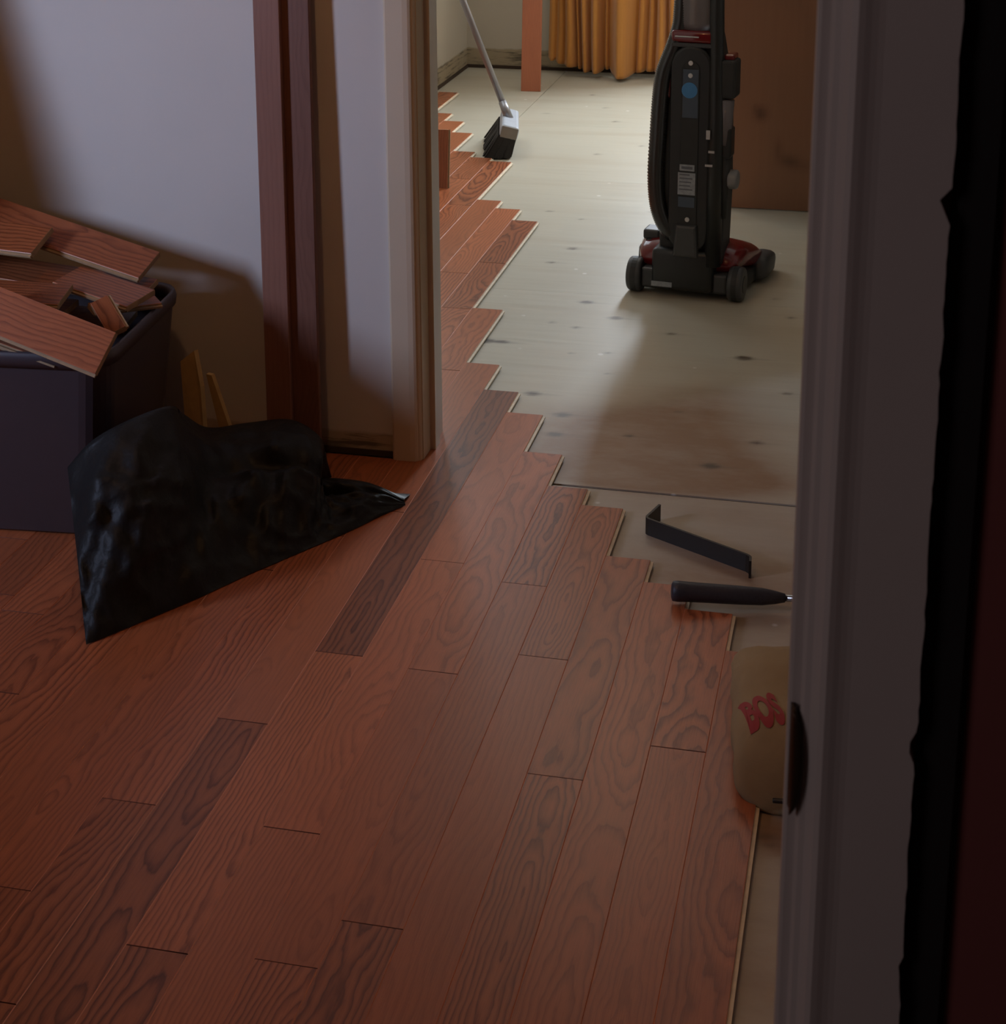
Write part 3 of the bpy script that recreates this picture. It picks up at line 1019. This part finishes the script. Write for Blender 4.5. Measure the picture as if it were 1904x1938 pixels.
# dirt cup at the top, with its red collar and lid, then the handle
shell_top = [(-0.05, 0), (0.05, 0)]
bm = bmesh.new()
add_tube(bm, [(0.012, 0.03, 0.728), (0.012, 0.03, 0.745), (0.012, 0.03, 0.90)], [0.058, 0.060, 0.066], 28)
bm_obj('dirt_cup', bm, M['smoke'], vc, True)
box('cup_collar', -0.048, 0.066, -0.036, 0.08, 0.694, 0.728, M['red'], vc, 0.010, 3, None, True)
box('collar_trim', -0.046, 0.064, -0.0375, 0.0, 0.684, 0.695, M['grey_dark'], vc, 0.002, 1)
bm = bmesh.new()
add_box(bm, -0.036, 0.028, -0.0385, -0.0355, 0.710, 0.7135, 0.001, 1)
bm_obj('silver_strip', bm, M['screw'], vc)
tube('cup_lid', [(0.012, 0.03, 0.90), (0.012, 0.03, 0.93), (0.012, 0.03, 0.95)], [0.069, 0.066, 0.045], M['black'], vc, 28)
tube('handle', spline([(0.062, -0.01, 0.95), (0.05, 0.02, 1.04), (0.02, 0.03, 1.10), (-0.01, 0.02, 1.13), (-0.02, -0.02, 1.11)], 6), 0.017, M['black'], vc, 14)

# ------------------------------------------------------------------ push broom
br = empty('push_broom', (-1.350, 5.955, -0.0115), R_(12.5))
tag(br, 'push broom with pale grey head and dark bristles on the bare floor', 'broom')
bt = R_(-16)
T = Matrix.Translation((0, 0, 0.0)) @ Matrix.Rotation(R_(14), 4, 'Y')
box('head_block', -0.036, 0.030, -0.155, 0.155, 0.072, 0.122, M['broom_grey'], br, 0.012, 3, T)
box('block_end', -0.033, 0.027, -0.1575, -0.1540, 0.076, 0.118, M['broom_wood'], br, 0.001, 1, T)
bm = bmesh.new()
random.seed(5)
for i in range(9):
    for j in range(34):
        x = -0.030+0.0065*i
        y = -0.150+0.0091*j
        fx = x*1.6+random.uniform(-.006, .006)-0.016
        fy = y*1.06+random.uniform(-.006, .006)
        zl = random.uniform(0.002, 0.007)
        d = 0.0066
        top = [bm.verts.new((x+a+0.018, y+b, 0.080-x*0.25)) for a, b in ((-d, -d), (d, -d), (d, d), (-d, d))]
        bot = [bm.verts.new((fx+a, fy+b, zl)) for a, b in ((-d, -d), (d, -d), (d, d), (-d, d))]
        for k in range(4):
            bm.faces.new((top[k], top[(k+1) % 4], bot[(k+1) % 4], bot[k]))
        bm.faces.new(bot)
b_ = bm_obj('bristles', bm, M['bristle'], br)
b_['kind'] = 'stuff'
pole0 = Vector((0.020, 0.0, 0.112))
pdir = Vector((-0.205, 0.20, 0.50)).normalized()
tube('socket', [pole0, pole0+pdir*0.07], [0.017, 0.0145], M['broom_pole'], br, 16)
tube('pole', [pole0+pdir*0.02, pole0+pdir*1.30], 0.0122, M['broom_pole'], br, 14)

# ------------------------------------------------------------------ pull bar and hammer
pb = empty('pull_bar', (-0.292, 2.875, -0.012))
tag(pb, 'black steel bar with both ends bent, lying on the bare plywood', 'pull bar')
A = Vector((-0.395, 2.932, 0))-Vector((-0.292, 2.875, 0))
B = Vector((-0.187, 2.817, 0))-Vector((-0.292, 2.875, 0))


def strip(name, pts, z0, z1, th, m, parent):
    """A flat bar standing on edge, bent along a plan path, the bends rounded."""
    bm = bmesh.new()
    pts = [Vector(p) for p in pts]
    L, R = [], []
    for i, p in enumerate(pts):
        d0 = (pts[i]-pts[i-1]).normalized() if i else (pts[1]-pts[0]).normalized()
        d1 = (pts[i+1]-pts[i]).normalized() if i < len(pts)-1 else d0
        n0, n1 = Vector((-d0.y, d0.x)), Vector((-d1.y, d1.x))
        nn = (n0+n1).normalized()
        k = th/2/max(0.4, nn.dot(n0))
        L.append(p+nn*k)
        R.append(p-nn*k)
    V = [[bm.verts.new((q.x, q.y, z)) for q, z in ((l, z0), (r, z0), (r, z1), (l, z1))] for l, r in zip(L, R)]
    for a, b in zip(V, V[1:]):
        for k in range(4):
            bm.faces.new((a[k], a[(k+1) % 4], b[(k+1) % 4], b[k]))
    bm.faces.new(V[0][::-1])
    bm.faces.new(V[-1])
    return bm_obj(name, bm, m, parent)


u = (B-A).normalized()
nn = Vector((-u.y, u.x, 0))


def arc(c, r, a0, a1, n=5):
    return [(c[0]+r*math.cos(a0+(a1-a0)*i/n), c[1]+r*math.sin(a0+(a1-a0)*i/n)) for i in range(n+1)]


P2 = [Vector((A.x, A.y))+Vector((0.020, 0.062)), Vector((A.x, A.y))+Vector((0.003, 0.006)), Vector((A.x, A.y))+Vector((0.004, 0.001)), Vector((A.x, A.y))+Vector((0.009, -0.004)),
      Vector((B.x, B.y))-Vector((0.008, -0.0045)), Vector((B.x, B.y))-Vector((0.003, 0.0)), Vector((B.x, B.y))+Vector((0.0, -0.005)), Vector((B.x, B.y))+Vector((0.001, -0.022))]
strip('bar', P2[2:6], 0.0, 0.034, 0.0045, M['bar_steel'], pb)
strip('bent_end', P2[:3], 0.0, 0.034, 0.0045, M['bar_steel'], pb)
strip('bent_end', P2[5:], 0.0, 0.034, 0.0045, M['bar_steel'], pb)

hm = empty('hammer', (-0.22, 2.662, -0.012))
tag(hm, 'hammer with dark rubber grip lying across the last plank, head behind casing', 'hammer')
h0 = Vector((-0.309, 2.652, 0.024))-Vector(hm.location)
h1 = Vector((-0.118, 2.690, 0.012))-Vector(hm.location)
hd = (h1-h0)
prof = [(0.0, .0120), (0.012, .0170), (0.06, .0178), (0.14, .0172), (0.35, .0166), (0.60, .0160), (0.80, .0148), (0.92, .0112), (1.0, .0075)]
g_ = tube('grip', [h0+hd*t for t, r in prof], [r for t, r in prof], M['grip'], hm, 18, True)
tube('shaft', [h0+hd*0.97, h0+hd*1.7], [0.0058, 0.0062], M['steel'], hm, 12)
hc = h0+hd*1.72
side = Vector((-hd.y, hd.x, 0)).normalized()
hz = 0.0140
hc.z = hz
bm = bmesh.new()
add_tube(bm, [hc-side*0.062, hc-side*0.056, hc-side*0.034, hc-side*0.028, hc-side*0.012, hc+side*0.012, hc+side*0.022], [0.0115, 0.0132, 0.0132, 0.0085, 0.0105, 0.0105, 0.0085], 16)
add_tube(bm, [hc+side*0.015, hc+side*0.04+hd.normalized()*(-0.004), hc+side*0.064+hd.normalized()*(-0.018)], [0.0085, 0.0065, 0.002], 12)
bm_obj('head', bm, M['steel'], hm, True)

# ------------------------------------------------------------------ canvas bag with lettering
cb = empty('dust_bag', (-0.083, 2.285, -0.012), R_(5))
tag(cb, 'tan canvas bag with red lettering lying by the door casing', 'bag')
BW, BL, BH = 0.088, 0.182, 0.105


def bag_top(x, y):
    q = max(0.0, 1-abs(x/BW)**3.2-abs(y/BL)**5)
    return BH*(0.55+0.45*q**0.55)+0.006*noise.noise((x*14, y*10, 2.2))+0.004*math.sin(y*30+x*20)*(abs(y)/BL)


def canvas_bag():
    bm = bmesh.new()
    nu, nv = 40, 30
    rows = []
    for j in range(nv+1):
        v = -1+2*j/nv
        y = BL*math.sin(v*PI/2)
        row = []
        hw = BW*(1-abs(y/BL)**9)**0.30*(1+0.05*noise.noise((y*14, 5, 1)))
        hh = BH*(1-0.9*abs(y/BL)**6)*(1+0.08*noise.noise((y*11, 1, 4)))
        for i in range(nu):
            a = 2*PI*i/nu
            ca, sa = math.cos(a), math.sin(a)
            x = hw*math.copysign(abs(ca)**0.75, ca)
            z = hh*(0.5+0.5*math.copysign(abs(sa)**0.7, sa))
            p = Vector((x, y, max(0.0005, z)))
            wr = 0.005*noise.noise((x*25, y*18, z*25))+0.003*noise.noise((x*60, y*30, z*60))
            p += Vector((ca, 0, max(0, sa)))*wr
            p.z = max(0.0005, p.z)
            row.append(bm.verts.new(p))
        rows.append(row)
    for a, b in zip(rows, rows[1:]):
        for i in range(nu):
            bm.faces.new((a[i], a[(i+1) % nu], b[(i+1) % nu], b[i]))
    bm.faces.new(rows[0])
    bm.faces.new(rows[-1][::-1])
    return bm_obj('cloth_body', bm, M['canvas'], cb, True)


body = canvas_bag()
tube('end_seam', spline([(-0.03, -0.184, 0.026), (-0.005, -0.188, 0.030), (0.035, -0.187, 0.042), (0.065, -0.172, 0.048)], 6), 0.0035, M['bar_steel'], cb, 8)


def lettering():
    fc = bpy.data.curves.new('lettering', 'FONT')
    fc.body = 'BOS'
    fc.size = 0.062
    fc.space_character = 1.0
    fc.offset = 0.003
    fc.resolution_u = 6
    to = bpy.data.objects.new('lettering_curve', fc)
    COL.objects.link(to)
    bpy.context.view_layer.update()
    me = bpy.data.meshes.new_from_object(to.evaluated_get(bpy.context.evaluated_depsgraph_get()))
    bpy.data.objects.remove(to)
    bm = bmesh.new()
    bm.from_mesh(me)
    bmesh.ops.triangulate(bm, faces=bm.faces[:])
    for _ in range(2):
        es = [e for e in bm.edges if e.calc_length() > 0.006]
        bmesh.ops.subdivide_edges(bm, edges=es, cuts=1)
        bmesh.ops.triangulate(bm, faces=bm.faces[:])
    from mathutils.bvhtree import BVHTree
    bb = bmesh.new()
    bb.from_mesh(body.data)
    tree = BVHTree.FromBMesh(bb)
    rot = Matrix.Rotation(R_(14), 2)
    for v in bm.verts:
        q = rot @ Vector((v.co.x*0.46, v.co.y*1.6))
        x, y = q.x-0.064, q.y-0.118
        hit = tree.ray_cast(Vector((x, y, 1)), Vector((0, 0, -1)))
        v.co = (x, y, (hit[0].z if hit[0] else 0.06)+0.0012)
    bb.free()
    o = bm_obj('lettering', bm, M['letter'], cb)
    o['label'] = 'red lettering BOS'


lettering()

# ------------------------------------------------------------------ plastic bin
bn = empty('plastic_bin', (-1.682, 2.835, 0.0005), R_(5))
tag(bn, 'plum grey plastic bin full of plank offcuts against the pale wall', 'bin')


def rrect(hx, hy, r, n=6):
    pts = []
    for (cx, cy, a0) in ((hx-r, hy-r, 0), (-hx+r, hy-r, PI/2), (-hx+r, -hy+r, PI), (hx-r, -hy+r, 1.5*PI)):
        for k in range(n+1):
            a = a0+PI/2*k/n
            pts.append((cx+r*math.cos(a), cy+r*math.sin(a)))
    return pts


def loft_rr(bm, secs, close_bottom=True):
    rings = []
    for (z, hx, hy, r) in secs:
        rings.append([bm.verts.new((a, b, z)) for a, b in rrect(hx, hy, r)])
    n = len(rings[0])
    for a, b in zip(rings, rings[1:]):
        for k in range(n):
            bm.faces.new((a[k], a[(k+1) % n], b[(k+1) % n], b[k]))
    bm.faces.new(rings[0][::-1])
    bm.faces.new(rings[-1])


bm = bmesh.new()
loft_rr(bm, [(0, .285, .175, .05), (0.004, .290, .180, .05), (.14, .303, .193, .05), (.345, .325, .212, .05), (.345, .318, .206, .05), (.12, .295, .185, .05), (.008, .280, .170, .05)])
bm_obj('tub', bm, M['bin'], bn, False)
bm = bmesh.new()
rr = [(.345, .3255, .2125, .05), (.345, .332, .218, .06), (.362, .334, .220, .06), (.372, .331, .218, .058), (.375, .328, .214, .055), (.368, .320, .207, .052), (.345, .3185, .2065, .05)]
rings = [[bm.verts.new((a, b, z)) for a, b in rrect(hx, hy, r)] for z, hx, hy, r in rr]
n = len(rings[0])
for i in range(len(rings)):
    a, b = rings[i], rings[(i+1) % len(rings)]
    for k in range(n):
        bm.faces.new((a[k], a[(k+1) % n], b[(k+1) % n], b[k]))
bm_obj('rim', bm, M['bin'], bn, True)

# offcuts in and on the bin
random.seed(21)
OFF = [
    ('S1b', (-1.612, 2.950, 0.479), (-1.396, 2.930, 0.429), (0.177, 0.900, 0.398), .25, 'long red plank offcut lying along the top back of the bin pile', .95),
    ('S1a', (-1.761, 2.905, 0.482), (-1.597, 2.885, 0.480), (0.109, 0.902, 0.40), .15, 'red plank offcut at the back of the pile, slanted end nearest the middle', 1.0),
    ('S2', (-1.545, 2.865, 0.432), (-1.369, 2.815, 0.410), (0.222, 0.954, 0.14), .0, 'dull plank offcut tucked under the top back offcut of the bin', .9),
    ('S3', (-1.571, 2.750, 0.428), (-1.481, 2.760, 0.425), (-0.109, 0.992, 0.169), .12, 'short dull offcut with a rounded pale edge, mid pile in the bin', .8),
    ('S4', (-1.544, 2.620, 0.415), (-1.333, 2.600, 0.358), (0.261, 0.589, 0.765), .12, 'bright orange red offcut tilted over the front corner of the bin', 1.15),
    ('S5', (-1.525, 2.640, 0.384), (-1.428, 2.640, 0.356), (0.229, 0.913, -0.2), .10, 'offcut showing its pale splintered edge at the front of the bin', 1.0),
    ('S6', (-1.362, 2.720, 0.388), (-1.425, 2.780, 0.425), (0.380, 0.743, 0.45), .0, 'small offcut standing on edge behind the orange red one', .9),
    ('S7', (-1.72, 2.72, 0.330), (-1.42, 2.70, 0.325), (0.05, 0.99, 0.05), .0, 'flat offcut deep in the bin below the tilted orange red one', .8),
    ('S8', (-1.70, 2.83, 0.365), (-1.40, 2.86, 0.350), (0.0, 0.99, 0.10), .0, 'flat offcut deep in the bin below the back offcuts', .8),
    ('S10', (-1.74, 2.925, 0.415), (-1.385, 2.900, 0.395), (0.05, 0.93, 0.22), .0, 'dull offcut lying under the two top back offcuts of the pile', .75),
    ('S11', (-1.72, 2.80, 0.392), (-1.50, 2.79, 0.388), (0.02, 0.97, 0.12), .0, 'offcut in the middle layer of the pile, above the flat deep ones', .7),
    ('S9', (-1.395, 2.86, 0.392), (-1.345, 2.92, 0.385), (-0.6, 0.6, 0.2), .06, 'little offcut end by the back right corner of the bin', .8),
]
for (k, a, b, wv, ext, lab, tn) in OFF:
    o = slab_from('plank_offcut', a, b, wv, 0.034 if k in ('S6', 'S9') else 0.0819, 0.0117, None, ext)
    o.color[0] = tn*0.8
    tag(o, lab, 'offcut', 'plank offcuts in the plastic bin')

# ------------------------------------------------------------------ yellowish pine scraps behind the bag


def scrap(pts, th, lab):
    """A rough flat scrap: outline in the plane through the first three points, given thickness."""
    P = [Vector(p) for p in pts]
    nrm = (P[1]-P[0]).cross(P[2]-P[0]).normalized()
    bm = bmesh.new()
    lo = [bm.verts.new(p) for p in P]
    hi = [bm.verts.new(p+nrm*th) for p in P]
    n = len(P)
    bm.faces.new(lo[::-1])
    bm.faces.new(hi)
    for i in range(n):
        bm.faces.new((lo[i], lo[(i+1) % n], hi[(i+1) % n], hi[i]))
    return tag(bm_obj('pine_scrap', bm, M['raw_pine']), lab, 'offcut', 'pine scraps between bin and wall')


scrap([(-1.335, 3.00, 0.002), (-1.290, 2.985, 0.002), (-1.298, 2.995, 0.19), (-1.312, 3.005, 0.262), (-1.345, 3.01, 0.235)], 0.012, 'yellow pine scrap standing between the bin and the wall, pale edge out')
scrap([(-1.262, 3.03, 0.002), (-1.225, 3.02, 0.002), (-1.292, 3.035, 0.20), (-1.306, 3.04, 0.20)], 0.010, 'thin yellow pine scrap leaning beside the black bag, lower than its neighbour')

# ------------------------------------------------------------------ black trash bag slumped against the bin


def trash_bag():
    TOPR = [(-1.384, 2.57, .188), (-1.326, 2.56, .250), (-1.267, 2.60, .280), (-1.248, 2.72, .258), (-1.274, 2.84, .190), (-1.265, 2.93, .128), (-1.198, 2.97, .128), (-1.11, 2.98, .138), (-1.049, 2.98, .103), (-1.050, 2.97, .062), (-1.055, 2.95, .032), (-1.0, 2.93, .045), (-0.93, 2.93, .040), (-0.867, 2.934, .010)]
    BOTR = [(-1.232, 2.306, .002), (-1.212, 2.335, .002), (-1.185, 2.378, .002), (-1.156, 2.424, .002), (-1.115, 2.49, .002), (-1.085, 2.545, .002), (-1.055, 2.60, .002), (-1.03, 2.64, .002), (-1.0, 2.69, .002), (-0.975, 2.73, .002), (-0.945, 2.78, .002), (-0.92, 2.825, .002), (-0.895, 2.875, .002), (-0.863, 2.928, .002)]
    top = spline(TOPR, 7)
    bot = spline(BOTR, 7)
    nu = len(top)
    nv = 46
    bm = bmesh.new()
    rows = []
    for j in range(nv+1):
        v = j/nv
        row = []
        for i in range(nu):
            u_ = i/(nu-1)
            a, b = top[i], bot[i]
            p = a.lerp(b, v)
            # plump body: swell out of the chord, fullest below the middle
            sw = math.sin(PI*v**0.8)**1.2*(0.075*max(0.0, math.sin(PI*min(1, u_*1.22+0.005)))**0.7 if u_ < 0.76 else 0.03*(1-u_)/0.24)
            p = p+Vector((0.35, -0.55, 0.62))*sw
            # the hollow between upper lobe and lower tail
            cre = math.exp(-((v-(0.34-0.20*(u_-0.55)))/0.055)**2)*(1/(1+math.exp(-(u_-0.40)*22)))*(0.9 if u_ < 0.86 else 0.2)
            p = p-Vector((0.2, -0.35, 0.9))*0.042*cre
            # drawn folds that run from the rim down, and fine crumple
            fold = noise.noise((u_*16+v*3.2, v*1.8, 0.4))+0.5*noise.noise((u_*34-v*5, v*4, 3.3))
            fine = noise.noise((p.x*26, p.y*26, p.z*26))+0.5*noise.noise((p.x*60, p.y*60, p.z*60))
            amp = math.sin(PI*min(1, max(0, v)))**0.5*min(1, (1-u_)*5)
            p = p+Vector((0.3, -0.55, 0.75))*(0.024*fold+0.011*(1-2*abs(noise.noise((u_*9-v*4, v*5+u_*3, 7.7))))**3+0.006*fine)*amp
            p.z = max(0.002, p.z)
            row.append(bm.verts.new(p))
        rows.append(row)
    # back of the bag, down to the floor behind the upper edge
    back = []
    for j in range(1, 9):
        t = j/8
        row = []
        for i in range(nu):
            a = top[i]
            u_ = i/(nu-1)
            gx = Vector((0.0, 0.05, 0)) if u_ > 0.3 else Vector((0.08, 0.06, 0))*(1-u_*2)
            p = Vector((a.x+gx.x*t*0.9, a.y+gx.y*t*0.9, a.z*(1-t)**1.1+0.002))
            p.y = min(p.y, 3.07)
            row.append(bm.verts.new(p))
        back.append(row)
    allr = [r for r in reversed(back)]+rows
    for a, b in zip(allr, allr[1:]):
        for i in range(nu-1):
            bm.faces.new((a[i], a[i+1], b[i+1], b[i]))
    bmesh.ops.recalc_face_normals(bm, faces=bm.faces[:])
    o = bm_obj('trash_bag', bm, M['bag'], None, True)
    return tag(o, 'black plastic trash bag slumped on the planks against the bin', 'trash bag')


trash_bag()
